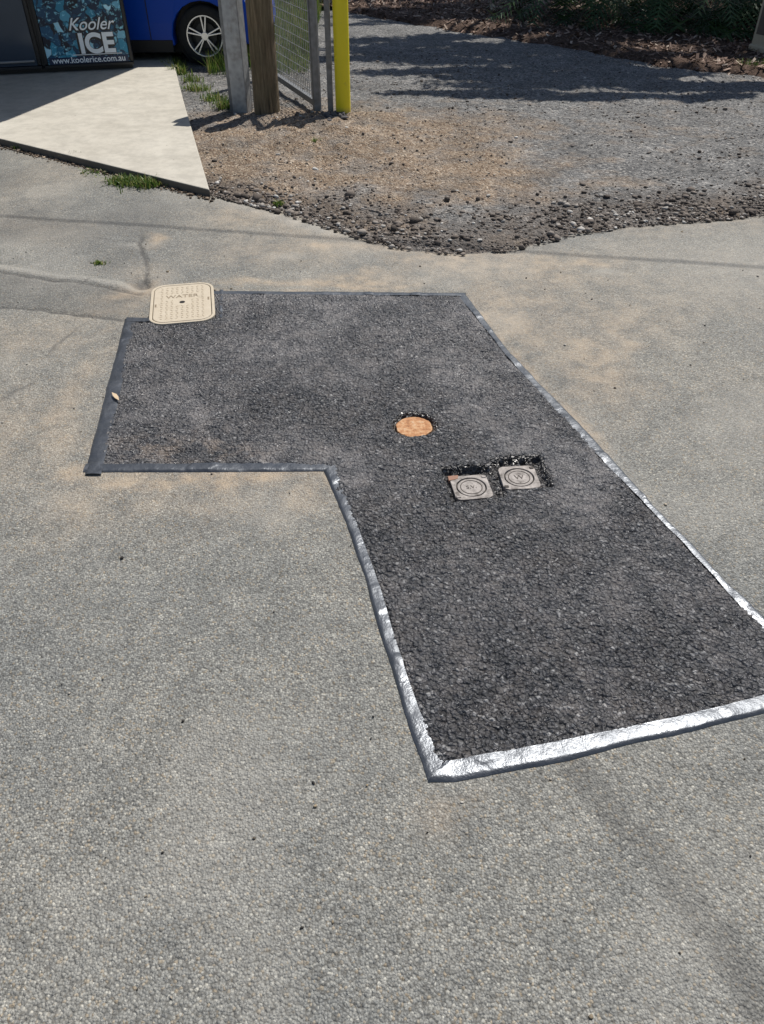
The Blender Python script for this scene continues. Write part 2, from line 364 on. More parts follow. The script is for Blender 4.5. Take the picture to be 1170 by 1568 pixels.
n=420;x=rng.uniform(-2.2,2.2,n);y=rng.uniform(.4,4.4,n);k=(y<ey_at(x)-.05)&~inpoly(x,y,PATCH);x,y=x[k],y[k]
rocks('grit',np.stack([x,y,0*x+.001],-1),rng.gamma(3,.0013,len(x))+.0025,m_rand('grit',[(0,(.02,.02,.02)),(.6,(.05,.045,.04)),(.75,(.3,.24,.16)),(1,(.5,.48,.44))]),flat=.7)

# ---------------------------------------------------------------- fresh patch
def holed(x,y):
    r=np.full(x.shape,9.)
    for (cx,cy),w,a in HOLES:
        if a is None: q=np.hypot(x-cx,y-cy)-w
        else:
            t=math.radians(a);u=(x-cx)*math.cos(t)+(y-cy)*math.sin(t);v=-(x-cx)*math.sin(t)+(y-cy)*math.cos(t)
            q=np.maximum(np.abs(u),np.abs(v))-w
        r=np.minimum(r,q)
    return r
def z_patch(x,y):
    w=worley(x,y,88,2);w2=worley(x,y,45,3)
    z=.007+(vn(x,y,4,81)-.5)*.012+(.5-np.minimum(w,1))*.007*(.4+vn(x,y,3,84))+(.5-np.minimum(w2,1))*.004
    q=holed(x,y); h=q+(vn(x,y,50,82)-.5)*.018
    z=z+.003*sstep(.05,.0,q)-.030*sstep(.012,-.006,h)
    return z-.006*sstep(.05,.02,polyd(x,y))
def a_dust(x,y):
    r=.7*sstep(.33,.62,vn(x,y,2.4,91))*sstep(1.3,2.2,y)+.35*sstep(.45,.72,vn(x,y,5,92))+.2
    r=np.maximum(r,1.*np.exp(-(((x+.45)/.45)**2+((y-3.)/.25)**2)))
    r=np.maximum(r,.8*np.exp(-(((x-.25)/.3)**2+((y-2.9)/.3)**2)))
    r=np.maximum(r,.9*np.exp(-(((x+.15)/.12)**2+((y-2.75)/.35)**2)))
    r=np.maximum(r,.7*np.exp(-(((x-.95)/.14)**2+((y-1.30)/.10)**2)))
    r=r*(1-.6*np.exp(-(((x+.3)/.3)**2+((y-2.55)/.12)**2)))
    return np.clip(r*sstep(-.0,.04,holed(x,y)),0,1)
def a_ptan(x,y): return .5*np.exp(-(((x+.7)/.3)**2+((y-2.25)/.08)**2))+.10
px=np.arange(-1.2,1.2,.0052);py=np.arange(.93,3.6,.0052)
me=gridmesh('fresh_asphalt_patch',px,py,z_patch,lambda x,y:inpoly(x,y,PATCH)&(polyd(x,y)>.012),{'dust':a_dust,'tan':a_ptan})
obj('fresh_asphalt_patch',me,m_patch(),smooth=True)

# ---------------------------------------------------------------- tape
MT=m_tape()
def resamp(P,n):
    P=np.array(P,float);s=np.concatenate([[0],np.cumsum(np.hypot(*np.diff(P,axis=0).T))]);t=np.linspace(0,s[-1],n)
    return np.stack([np.interp(t,s,P[:,0]),np.interp(t,s,P[:,1])],-1),s[-1]
tape=empty('sealing_tape')
def ribbon(name,A,B,zo,seed,jit=.007):
    L=resamp(A,2)[1];n=int(L/.006);m=9
    a,_=resamp(A,n);b,_=resamp(B,n);t=np.linspace(0,1,n)*L
    ja=(vn(t,t*0,7,seed,3)-.5)*jit+(vn(t,t*0,50,seed)-.5)*.0025;jb=(vn(t,t*0,7,seed+50,3)-.5)*jit+(vn(t,t*0,50,seed+9)-.5)*.002
    d=b-a;w=np.hypot(*d.T)[:,None];d=d/w;a=a+d*ja[:,None];b=b+d*jb[:,None]
    u=np.linspace(0,1,m)[None,:,None];P=a[:,None]*(1-u)+b[:,None]*u
    X,Y=P[...,0],P[...,1]
    Z=.0045+zo+(vn(X,Y,13,seed+3,4)-.5)*.005+.001*np.sin(np.linspace(0,1,m)*math.pi)[None]
    Z=Z+.003*sstep(.66,.72,vn(X,Y,9,seed+9,2))
    Z=np.maximum(Z,.003+zo)
    Z[:,0]=.0012;Z[:,1]-=.0006
    idx=np.arange(n*m).reshape(n,m);F=np.stack([idx[:-1,:-1],idx[:-1,1:],idx[1:,1:],idx[1:,:-1]],-1).reshape(-1,4)
    me=npmesh(name,np.stack([X,Y,Z],-1).reshape(-1,3),F);o=obj(name,me,MT,tape,True)
    bm=bmesh.new();bm.from_mesh(me);bmesh.ops.recalc_face_normals(bm,faces=bm.faces)
    if sum(f.normal.z for f in bm.faces)<0: bmesh.ops.reverse_faces(bm,faces=bm.faces)
    bm.to_mesh(me);bm.free()
ribbon('strip_left',[(-1.02,2.10),(-1.186,3.29)],[(-.96,2.10),(-1.13,3.29)],.0005,1)
ribbon('strip_lower',[(-1.03,2.118),(-.185,2.122)],[(-1.03,2.160),(-.165,2.165)],.002,2)
ribbon('strip_top',[(-.83,3.595),(.412,3.572)],[(-.823,3.552),(.40,3.532)],.0005,3)
ribbon('strip_right',O_R,I_R,.0015,4)
ribbon('strip_bottom',O_B,I_B,.003,5)
ribbon('strip_inner',O_L,I_L,.0008,6)
ribbon('strip_by_cover',[(-1.18,3.305),(-1.06,3.30)],[(-1.17,3.255),(-1.06,3.25)],.002,7)
ribbon('strip_beside_cover',[(-.80,3.60),(-.755,3.29)],[(-.78,3.60),(-.735,3.29)],.002,8)

# ---------------------------------------------------------------- covers
def ring(bm,P0,P1,z0,z1,mi=0):
    n=len(P0);lv=[]
    for P,z in ((P0,z0),(P0,z1),(P1,z1),(P1,z0)): lv.append([bm.verts.new((x,y,z)) for x,y in P])
    for a in range(4):
        A=lv[a];B=lv[(a+1)%4]
        for i in range(n):
            f=bm.faces.new((A[i],A[(i+1)%n],B[(i+1)%n],B[i]));f.material_index=mi
    bmesh.ops.recalc_face_normals(bm,faces=bm.faces)
def text(name,body,size,loc,rot,mat,parent,ext=.001,shear=0,align='CENTER',bold=0):
    c=bpy.data.curves.new(name,'FONT');c.body=body;c.size=size;c.extrude=ext;c.align_x=align;c.align_y='CENTER';c.shear=shear;c.offset=bold
    c.materials.append(mat);o=bpy.data.objects.new(name,c);S.collection.objects.link(o);o.location=loc;o.rotation_euler=rot;o.parent=parent;return o
def creamm():
    t=NT('cream_polymer');c=t.mix(t.noise(25,4,.6),(.44,.37,.27),(.57,.505,.40));c=t.mix(t.ramp(t.noise(50,5,.7),[(.54,0.),(.72,.6)]),c,(.28,.22,.15))
    return t.out(c,.75,t.bump(t.noise(180,2),.0015))
m_cream=creamm()
m_dirty=simple('dirty_rim',(.24,.19,.13),.9,var=.4,sc=40,bump=.003)
m_pip=simple('worn_pip',(.40,.33,.235),.85,var=.25,sc=40,bump=.001)
m_blk=simple('dark_recess',(.015,.014,.013),.9)
mc=empty('water_meter_cover',(-.95,3.445,.004),math.radians(11))
bm_obj('rim',lambda b:ring(b,rrect(.300,.435,.075,8),rrect(.272,.405,.06,8),-.03,.009),m_cream,mc,.003)
bm_obj('lid',lambda b:prism(b,rrect(.266,.399,.057,8),-.03,.009),m_cream,mc,.003)
bm_obj('groove',lambda b:prism(b,rrect(.274,.407,.061,8),-.03,-.004),m_dirty,mc)
def pips(b):
    for i in range(-4,5):
        for j in range(-8,9):
            if abs(j)*.021>.17 or (abs(i)<2 and abs(j)<2) or (2<=j<=4 and abs(i)<4): continue
            box(b,(i*.024,j*.021,.0094),(.012,.0035,.0014),Matrix.Rotation(math.radians(45 if (i+j)%2 else -45),3,'Z'))
bm_obj('tread_pips',pips,m_pip,mc)
bm_obj('lift_hole',lambda b:(cyl(b,(0,.0,.006),(0,.0,.0100),.013,n=20)),m_blk,mc)
bm_obj('key_slots',lambda b:(box(b,(-.123,-.02,.0092),(.008,.03,.001)),box(b,(.123,.02,.0092),(.008,.03,.001))),m_dirty,mc)
text('lettering','WATER',.045,(0,.065,.009),(0,0,0),m_dirty,mc,.001)
rc=empty('hydrant_cover',(.12,2.405,-.008))
def rust():
    t=NT('rusted_iron');c=t.ramp(t.noise(45,5,.7),[(.28,(.20,.10,.05)),(.45,(.42,.20,.09)),(.6,(.54,.33,.18)),(.76,(.48,.42,.35))])
    return t.out(c,.9,t.bump(t.noise(90,4),.005))
MR=rust()
def rcf(b):
    P=[(x*(1+.03*math.sin(5*i)),y*(1+.03*math.cos(3*i))) for i,(x,y) in enumerate(circ(.068))]
    prism(b,P,-.02,.006)
bm_obj('lid',rcf,MR,rc,.003)
bm_obj('collar',lambda b:ring(b,circ(.077),circ(.072),-.02,-.003),simple('collar_iron',(.06,.045,.035),.8),rc,.001)
def worn():
    t=NT('worn_iron');c=t.ramp(t.noise(38,5,.7),[(.3,(.11,.095,.085)),(.46,(.29,.265,.245)),(.7,(.47,.43,.40))])
    return t.out(c,.75,t.bump(t.noise(110,4),.003),spec=.4)
MW=worn();MD=simple('iron_dark',(.06,.05,.043),.75,var=.4,sc=60)
for i,((cx,cy),a) in enumerate((((.302,2.046),8),((.471,2.100),5))):
    e=empty('valve_cover' if i==0 else 'valve_cover.001',(cx,cy,-.010),math.radians(a))
    def fr(b):
        sq=[];ci=circ(.052,40)
        for x,y in circ(1,40):
            k=min(.064/max(abs(x),abs(y)),.082);sq.append((x*k,y*k))
        ring(b,sq,ci,-.02,.004)
    bm_obj('frame',fr,MW,e,.0012)
    bm_obj('lid',lambda b:(prism(b,circ(.047),-.02,.003)),MW,e,.0015)
    bm_obj('gap',lambda b:prism(b,circ(.0525),-.02,-.004),MD,e)
    bm_obj('letter_ring',lambda b:ring(b,circ(.038,32),circ(.035,32),.002,.0042),MD,e,.0005)
    text('letter','W' if i else 'S.V.',.032 if i else .024,(0,0,.0031),(0,0,0),MD,e,.001)
    for sx in(-1,1): bm_obj('hinge',lambda b:box(b,(sx*.054,sx*.048,.005),(.014,.010,.004)),MD if i else MW,e,.001)
    if i==0: bm_obj('broken_corner',lambda b:prism(b,[(-.068,.068),(-.030,.069),(-.036,.050),(-.05,.045),(-.069,.042)],-.01,.0062),simple('rust_clay',(.30,.17,.12),.9,var=.3,sc=60),e,.002)

def leaf(b):
    pts=[(-.035,-.002),(-.012,.009),(.01,.008),(.04,.0),(.012,-.007),(-.012,-.007)]
    vs=[b.verts.new((x,y,.012+.18*abs(y)+ .08*abs(x))) for x,y in pts]; b.faces.new(vs)
o=bm_obj('dry_leaf',leaf,simple('dry_leaf',(.60,.46,.30),.8));o.location=(-1.04,2.59,.003);o.rotation_euler=(0,0,math.radians(-55))

# ---------------------------------------------------------------- concrete slab
bm_obj('concrete_slab',lambda b:prism(b,[(-9,10.6),(-9,8.6),(-2.84,6.17),(-1.08,4.99),(-1.72,7.4),(-2.26,9.50),(-2.75,10.6)],-.06,.05),m_concrete(),bevel=.008)
n=900;tt=rng.uniform(0,1,n);x=-3.2+tt*2.15;y=np.interp(x,[-3.2,-2.84,-1.08],[6.31,6.17,4.99])-np.abs(rng.normal(0,.035,n))-.005
rocks('edge_litter',np.stack([x,y,0*x+.002],-1),rng.gamma(2.5,.004,n)+.003,m_rand('edge_litter',[(0,(.03,.022,.016)),(.6,(.13,.095,.065)),(1,(.4,.32,.24))]))

# ---------------------------------------------------------------- freezer
frz=empty('ice_freezer',(-2.47,8.76,.05),math.radians(15.5))
m_dk=simple('freezer_dark_steel',(.035,.037,.042),.35,.3,var=.2,sc=3,bump=.0003)
m_fr=simple('freezer_frame_black',(.012,.012,.014),.4)
m_ss=simple('brushed_steel',(.30,.31,.33),.35,.9,var=.15,sc=8,bump=.0003)
def poster():
    t=NT('ice_cube_poster')
    co=t.n('ShaderNodeTexCoord').outputs['Object']
    nz=t.n('ShaderNodeVectorMath',operation='MULTIPLY_ADD');t.l(t.noise(9,2,.5,co,True),nz.inputs[0]);nz.inputs[1].default_value=(.10,.10,.10);t.l(co,nz.inputs[2])
    v=t.sep(t.vor(12,'Color',vec=nz.outputs[0]),0);ed=t.vor(12,'Distance','DISTANCE_TO_EDGE',vec=nz.outputs[0])
    c=t.ramp(v,[(0,(.001,.005,.018)),(.4,(.003,.022,.06)),(.62,(.006,.09,.19)),(.86,(.03,.29,.45)),(1,(.5,.85,1.))])
    c=t.mix(t.ramp(t.noise(28,4,.65,nz.outputs[0]),[(.55,0.),(.66,.9)]),c,(.32,.78,.95))
    c=t.mix(t.ramp(ed,[(0,.85),(.06,0.)]),c,(.001,.008,.025))
    return t.out(c,.3,spec=.4)
bm_obj('cabinet',lambda b:box(b,(-1.05,.42,.97),(2.1,.80,1.86)),m_dk,frz,.02)
bm_obj('cabinet_plinth',lambda b:box(b,(-1.05,.42,.02),(2.06,.76,.05)),m_fr,frz,.004)
def frf(b):
    for x0,x1 in((-.84,-.005),(-2.09,-.87)):
        xm=(x0+x1)/2;w=x1-x0
        box(b,(xm,.0,.052),(w,.05,.028));box(b,(xm,0,1.84),(w,.05,.05))
        box(b,(x0+.015,0,.95),(.03,.05,1.755));box(b,(x1-.015,0,.95),(.03,.05,1.755))
bm_obj('door_frames',frf,m_fr,frz,.005)
bm_obj('poster_door',lambda b:box(b,(-.4225,.0,.942),(.77,.035,1.745)),poster(),frz,.003)
bm_obj('plain_door',lambda b:box(b,(-1.48,.0,.942),(1.15,.03,1.745)),simple('smoked_door',(.05,.07,.10),.12,.2,var=.3,sc=2,bump=.0002),frz,.003)
bm_obj('door_trim',lambda b:(box(b,(-1.48,-.024,.11),(1.11,.012,.02)),box(b,(-.93,-.03,1.1),(.025,.025,.4))),m_ss,frz,.004)
def feet(b):
    for x in(-.08,-2.0):
        for y in(.08,.74):
            cyl(b,(x,y,0),(x,y,-.052),.022,n=14);cyl(b,(x,y,-.03),(x,y,-.001),.012,n=8)
bm_obj('feet',feet,m_dk,frz)
m_wht=simple('print_white',(.88,.93,.95),.5,var=.02)
R=(math.radians(90),0,0)
bm_obj('lettering_band',lambda b:box(b,(-.4225,-.0182,.098),(.74,.001,.058)),simple('print_navy',(.003,.02,.07),.4,var=.1),frz)
text('lettering_url','www.koolerice.com.au',.074,(-.42,-.020,.100),R,m_wht,frz,.0008,bold=.0008)
text('lettering_ice','ICE',.23,(-.32,-.0205,.228),R,m_wht,frz,.0012,bold=.008)
text('lettering_ice_shadow','ICE',.23,(-.328,-.0185,.221),R,m_fr,frz,.0006,bold=.020)
text('lettering_kooler','Kooler',.145,(-.35,-.0205,.392),R,m_wht,frz,.001,shear=.4,bold=.001)
text('lettering_kooler_shadow','Kooler',.145,(-.355,-.0185,.387),R,m_fr,frz,.0006,shear=.4,bold=.010)
bm_obj('lettering_rule',lambda b:(box(b,(-.33,-.0195,.143),(.46,.002,.006))),m_wht,frz)

# ---------------------------------------------------------------- unseen shop, awning added to shade the slab
shop=empty('shop_building')
dx,dy=sh(2.6)
bm_obj('unseen_awning_roof',lambda b:prism(b,[(-2.42+dx,9.0+dy),(-3.00+dx,6.68+dy),(-3.5+dx,5.6+dy),(-9,5.6+dy),(-9,9.0+dy)],2.6,2.68),simple('corrugated_steel',(.5,.5,.48),.5,.3),shop,.01)  # unseen roof, outline shaped so its shadow edge crosses the slab
bm_obj('side_wall',lambda b:box(b,(-8.0,8.8,1.6),(.2,7,3.2)),simple('painted_block',(.55,.53,.48),.85,var=.1),shop,.01)
bm_obj('wall_door',lambda b:box(b,(-7.88,8.2,1.05),(.05,.95,2.1)),simple('door_paint',(.1,.16,.2),.5),shop,.01)
bm_obj('wall_window',lambda b:box(b,(-7.88,10.2,1.5),(.05,1.4,1.1)),m_ss,shop,.01)
bm_obj('unseen_awning_post',lambda b:cyl(b,(-6.2,5.7+dy,0),(-6.2,5.7+dy,2.6),.05),m_ss,shop)

# ---------------------------------------------------------------- car (nose to +x)
car=empty('parked_car',(-1.82,9.16,-.01));car.scale=(.88,.88,.88)
def cpaint():
    t=NT('blue_paint')
    return t.out(t.mix(t.noise(400,1),(.0,.05,.38),(.0,.065,.48)),.35,metal=0,spec=.25)
MB=cpaint();MK=simple('black_plastic',(.012,.012,.013),.6);MTY=simple('tyre_rubber',(.018,.018,.018),.85,bump=.002);MAL=simple('alloy_silver',(.72,.73,.75),.28,.85,var=.05)
WB=2.5;AR=.365
def arc(cx,r,a0,a1,n=12): return [(cx+r*math.cos(math.radians(a0+(a1-a0)*i/n)),.31+r*math.sin(math.radians(a0+(a1-a0)*i/n))) for i in range(n+1)]
def carbody(b):
    prof=[(.62,.24),(.67,.34),(.66,.50),(.60,.64),(.35,.75),(-.25,.86),(-.75,.93),(-2.9,.98),(-3.12,.90),(-3.18,.6),(-3.15,.30),(-2.95,.22)]
    prof+=arc(-WB,AR,194,-14)[:]
    prof+=[(-1.25,.19)]
    prof+=arc(0,AR,194,-14)
    W=[(0,.93),(.03,.985),(.12,1.0),(.85,1.03),(1.58,1.0),(1.67,.985),(1.70,.93)]
    rows=[]
    for y,k in W:
        s=[]
        for (x,z) in prof:
            zz=.45+(z-.45)*(1 if z<.5 else k); xx=-1.25+(x+1.25)*(k if abs(x+1.25)>1.6 else 1)
            s.append(b.verts.new((xx,y+(.05*(z-.5)**2*2 if y<.85 else -.05*(z-.5)**2*2),zz)))
        rows.append(s)
    n=len(prof)
    for a,c in zip(rows[:-1],rows[1:]):
        for i in range(n): b.faces.new((a[i],a[(i+1)%n],c[(i+1)%n],c[i]))
    b.faces.new(rows[0]);b.faces.new(rows[-1][::-1]);bmesh.ops.recalc_face_normals(b,faces=b.faces)
bm_obj('body',carbody,MB,car,.012)
def cabin(b):
    lo=[(-.55,.90),(-2.95,.95)]
    v=[b.verts.new(p) for p in((lo[0][0],.10,.88),(lo[1][0],.10,.94),(lo[1][0],1.60,.94),(lo[0][0],1.60,.88),(-1.25,.26,1.42),(-2.6,.26,1.40),(-2.6,1.44,1.40),(-1.25,1.44,1.42))]
    for q in((0,1,5,4),(1,2,6,5),(2,3,7,6),(3,0,4,7),(4,5,6,7)): b.faces.new([v[i] for i in q])
    bmesh.ops.recalc_face_normals(b,faces=b.faces)
bm_obj('windows',cabin,simple('car_glass',(.01,.012,.014),.05),car,.03)
bm_obj('roof',lambda b:box(b,(-1.92,.85,1.435),(1.30,1.16,.04)),MB,car,.018)
bm_obj('pillars',lambda b:[box(b,(x,y,1.18),(.07,.03,.50),Matrix.Rotation(a,3,'Y')) for x,a in((-1.75,0),(-2.80,-.6)) for y in(.165,1.535)],MB,car,.01)
bm_obj('sill_trim',lambda b:(box(b,(-1.25,.03,.215),(1.75,.06,.13)),box(b,(.5,.85,.25),(.28,1.5,.08)),box(b,(-1.4,.85,.22),(3.3,1.3,.20))),MK,car,.008)
bm_obj('wheel_wells',lambda b:[cyl(b,(cx,.17,.31),(cx,1.55,.31),AR-.004,n=36) for cx in(0,-WB)],MK,car)
bm_obj('head_lamp',lambda b:box(b,(.48,.10,.62),(.26,.16,.10),Matrix.Rotation(.25,3,'Y')),simple('lamp_glass',(.6,.62,.65),.08),car,.02)
bm_obj('door_lines',lambda b:(box(b,(-.62,-.003,.56),(.008,.008,.6)),box(b,(-1.65,-.003,.58),(.008,.008,.62)),box(b,(-1.45,-.018,.80),(.16,.02,.025))),MK,car)
for cx in(0,-WB):
    for y0,sg in((.02,1),(1.68,-1)):
        w=empty('wheel',(cx,y0+sg*.02,.31),0,car)
        def tyre(b):
            pr=[(.205,0),(.235,-.012),(.29,-.008),(.31,.02),(.31,.18),(.29,.2),(.205,.2)];n=48;rows=[]
            for i in range(n):
                a=2*math.pi*i/n;rows.append([b.verts.new((r*math.cos(a),sg*y,r*math.sin(a))) for r,y in pr])
            for i in range(n):
                A,B=rows[i],rows[(i+1)%n]
                for j in range(len(pr)-1): b.faces.new((A[j],A[j+1],B[j+1],B[j]))
            bmesh.ops.recalc_face_normals(b,faces=b.faces)
        bm_obj('tyre',tyre,MTY,w,smooth=True)
        def rim(b):
            n=48;rows=[]
            for i in range(n):
                a=2*math.pi*i/n;rows.append([b.verts.new((r*math.cos(a),sg*y,r*math.sin(a))) for r,y in((.21,-.004),(.197,-.004),(.190,.02),(.187,.16))])
            for i in range(n):
                A,B=rows[i],rows[(i+1)%n]
                for j in range(3): b.faces.new((A[j],A[j+1],B[j+1],B[j]))
            for i in range(5):
                for da in(-.14,.14):
                    a=2*math.pi*i/5+.3;M=Matrix.Rotation(-(a+da),3,'Y')
                    c=M@Vector((.12,sg*.012,0)); box(b,c,(.16,.020,.017),M)
            cyl(b,(0,sg*.0,0),(0,sg*.05,0),.042,n=24)
        bm_obj('rim',rim,MAL,w,.003)
        bm_obj('brake_disc',lambda b:cyl(b,(0,sg*.07,0),(0,sg*.085,0),.13,n=32),simple('disc_iron',(.06,.06,.06),.5,.8),w)
        bm_obj('hub_back',lambda b:cyl(b,(0,sg*.12,0),(0,sg*.15,0),.185,n=32),MK,w)

# ---------------------------------------------------------------- posts and gate
def galv(name,k=1):
    t=NT(name);c=t.ramp(t.vor(25,'Distance'),[(0,(.30*k,.31*k,.32*k)),(1,(.46*k,.47*k,.48*k))])
    c=t.mix(t.ramp(t.noise(14,4,.7),[(.5,0.),(.75,.6)]),c,(.20*k,.17*k,.14*k))
    return t.out(c,.5,metal=.5)
MG=galv('galvanised');MGD=galv('galvanised_dull',.55)
gp=empty('steel_gate_post',(-1.175,7.17,-.05),math.radians(-13))
bm_obj('post',lambda b:box(b,(0,0,.6),(.13,.13,1.2)),MG,gp,.006)
bm_obj('cap',lambda b:box(b,(0,0,1.206),(.136,.136,.01)),MG,gp,.002)
bm_obj('side_channel',lambda b:box(b,(-.10,.06,.6),(.045,.10,1.2)),MGD,gp,.004)
bm_obj('hinge',lambda b:(box(b,(-.02,-.07,1.05),(.1,.014,.08)),cyl(b,(.05,-.085,.99),(.05,-.085,1.11),.014)),MGD,gp,.002)
def woodm():
    t=NT('weathered_timber');mp=t.n('ShaderNodeMapping');mp.inputs['Scale'].default_value=(1,1,.06);t.l(t.pos,mp.inputs[0])
    g=t.noise(60,5,.7,mp.outputs[0]);c=t.ramp(g,[(.3,(.035,.025,.015)),(.48,(.17,.125,.072)),(.7,(.33,.25,.155))])
    c=t.mix(t.ramp(t.noise(6,3),[(.4,0.),(.7,.5)]),c,(.13,.115,.065))
    return t.out(c,.9,t.bump(g,.014))
def pole(b):
    rows=[];n=28
    for k in range(16):
        z=-.1+k*.075;r=.106-.006*k/24
        rows.append([b.verts.new((.01*z+r*(1+.03*math.sin(3*a+z*2)+.012*random.random())*math.cos(a),r*(1+.03*math.sin(3*a+z*2))*math.sin(a),z)) for a in [2*math.pi*i/n for i in range(n)]])
    for A,B in zip(rows[:-1],rows[1:]):
        for i in range(n): b.faces.new((A[i],A[(i+1)%n],B[(i+1)%n],B[i]))
    b.faces.new(rows[-1])
o=bm_obj('timber_post',pole,woodm(),smooth=True);o.location=(-.955,7.04,0)
yp=empty('yellow_bollard',(-.325,7.11,-.05))
def yel():
    t=NT('yellow_paint');c=t.mix(t.ramp(t.noise(12,5,.7),[(.62,0.),(.72,.6)]),(.84,.70,.012),(.5,.42,.06))
    c=t.mix(t.ramp(t.sep(t.pos,2),[(.0,.8),(.07,0.)]),c,(.30,.23,.13))
    return t.out(c,.45,t.bump(t.noise(60,2),.0008))
MY=yel()
bm_obj('tube',lambda b:cyl(b,(0,0,0),(0,0,1.15),.062,n=36),MY,yp,.004,False)
def dome(b):
    bmesh.ops.create_uvsphere(b,u_segments=32,v_segments=12,radius=.0625)
    bmesh.ops.transform(b,matrix=Matrix.Translation((0,0,1.15))@Matrix.Diagonal((1,1,.5,1)),verts=b.verts)
bm_obj('cap',dome,MY,yp,smooth=True)
gate=empty('mesh_gate',(-.545,7.06,0),math.atan2(1.40,-.58))
GL=1.55
def gfr(b):
    for x in(0,GL): box(b,(x,0,.62),(.05,.05,1.16))
    for z in(.10,1.178): box(b,(GL/2,0,z),(GL-.052,.045,.045))
bm_obj('frame',gfr,MGD,gate,.004)
def wires(b):
    x=.06
    while x<GL-.03: cyl(b,(x,.0,.125),(x,.0,1.16),.0034,n=6);x+=.05
    z=.17
    while z<1.14: cyl(b,(.026,.005,z),(GL-.026,.005,z),.0034,n=6);z+=.07 if z<.7 else .1
bm_obj('weld_mesh',wires,MG,gate)
bm_obj('drop_bolt',lambda b:(cyl(b,(.05,-.05,.0),(.05,-.05,.9),.011,n=10),cyl(b,(.05,-.05,.86),(.05,-.12,.86),.009,n=8)),MG,gate)
lp=empty('latch_post',(-.43,7.12,-.03))
bm_obj('post',lambda b:box(b,(0,0,.6),(.045,.045,1.2)),MGD,lp,.004)
bm_obj('latch',lambda b:(box(b,(-.03,-.03,.95),(.1,.02,.05)),box(b,(0,0,1.204),(.056,.056,.008))),MGD,lp,.002)
n=80;P=np.stack([rng.normal(-.46,.09,n),rng.normal(6.98,.05,n),np.full(n,.015)],-1)
rocks('post_rubble',P,rng.uniform(.03,.075,n),m_rand('rubble',[(0,(.04,.04,.045)),(1,(.16,.15,.15))]))

sp=empty('service_pillar',(4.27,9.75,0),math.radians(20))
m_bg=simple('beige_grp',(.50,.43,.31),.6,var=.08)
bm_obj('body',lambda b:box(b,(0,0,.42),(.30,.30,.9)),m_bg,sp,.012)
bm_obj('cap',lambda b:(box(b,(0,0,.885),(.34,.34,.05)),box(b,(0,0,.05),(.33,.33,.1))),m_bg,sp,.012)
bm_obj('door_seam',lambda b:(box(b,(-.152,0,.5),(.004,.22,.6)),cyl(b,(-.15,.08,.55),(-.162,.08,.55),.012,n=12)),simple('pillar_dark',(.12,.1,.08),.6),sp,.001)

# ---------------------------------------------------------------- mulch
def z_mu(x,y):
    d=y-np.interp(x,mx,my); return -.05+.09*sstep(-.05,.35,d)+(vn(x,y,3,101,4)-.5)*.05*sstep(0,.4,d)
t=NT('mulch_soil');t.out(t.ramp(t.noise(40,5,.7),[(.3,(.03,.02,.014)),(.55,(.12,.08,.06)),(.8,(.27,.19,.145))]),.95,t.bump(t.noise(50,4,.7),.03),spec=.15)
me=gridmesh('mulch_bed',np.arange(-2,14,.06),np.arange(7,22,.06),z_mu,lambda x,y:y>np.interp(x,mx,my,left=13.4)-.05+(vn(x,y,4,103)-.5)*.25,{})
obj('mulch_bed',me,t.m,smooth=True)
n=26000;x=rng.uniform(-1.5,9,n);y=rng.uniform(7.4,15.5,n);k=(y>np.interp(x,mx,my,left=13.4)+rng.normal(-.02,.16,n));x,y=x[k],y[k];n=len(x)
a=rng.uniform(0,6.28,n);L=rng.uniform(.012,.04,n);w=L*rng.uniform(.15,.45,n);ti=rng.normal(0,.3,n);ro=rng.normal(0,.4,n);z=z_mu(x,y)+.008
ux=np.stack([np.cos(a)*np.cos(ti),np.sin(a)*np.cos(ti),np.sin(ti)],-1);uy=np.stack([-np.sin(a)*np.cos(ro),np.cos(a)*np.cos(ro),np.sin(ro)],-1);c=np.stack([x,y,z+np.abs(np.sin(ti))*L],-1)
V=np.stack([c-ux*L[:,None]-uy*w[:,None],c+ux*L[:,None]-uy*w[:,None],c+ux*L[:,None]+uy*w[:,None],c-ux*L[:,None]+uy*w[:,None]],1).reshape(-1,3)
obj('bark_chips',npmesh('bark_chips',V,np.arange(n*4).reshape(-1,4),{'rnd':np.repeat(rng.uniform(0,1,n),4)}),m_rand('bark',[(0,(.06,.035,.027)),(.5,(.22,.145,.11)),(.85,(.36,.26,.20)),(1,(.55,.46,.37))]))

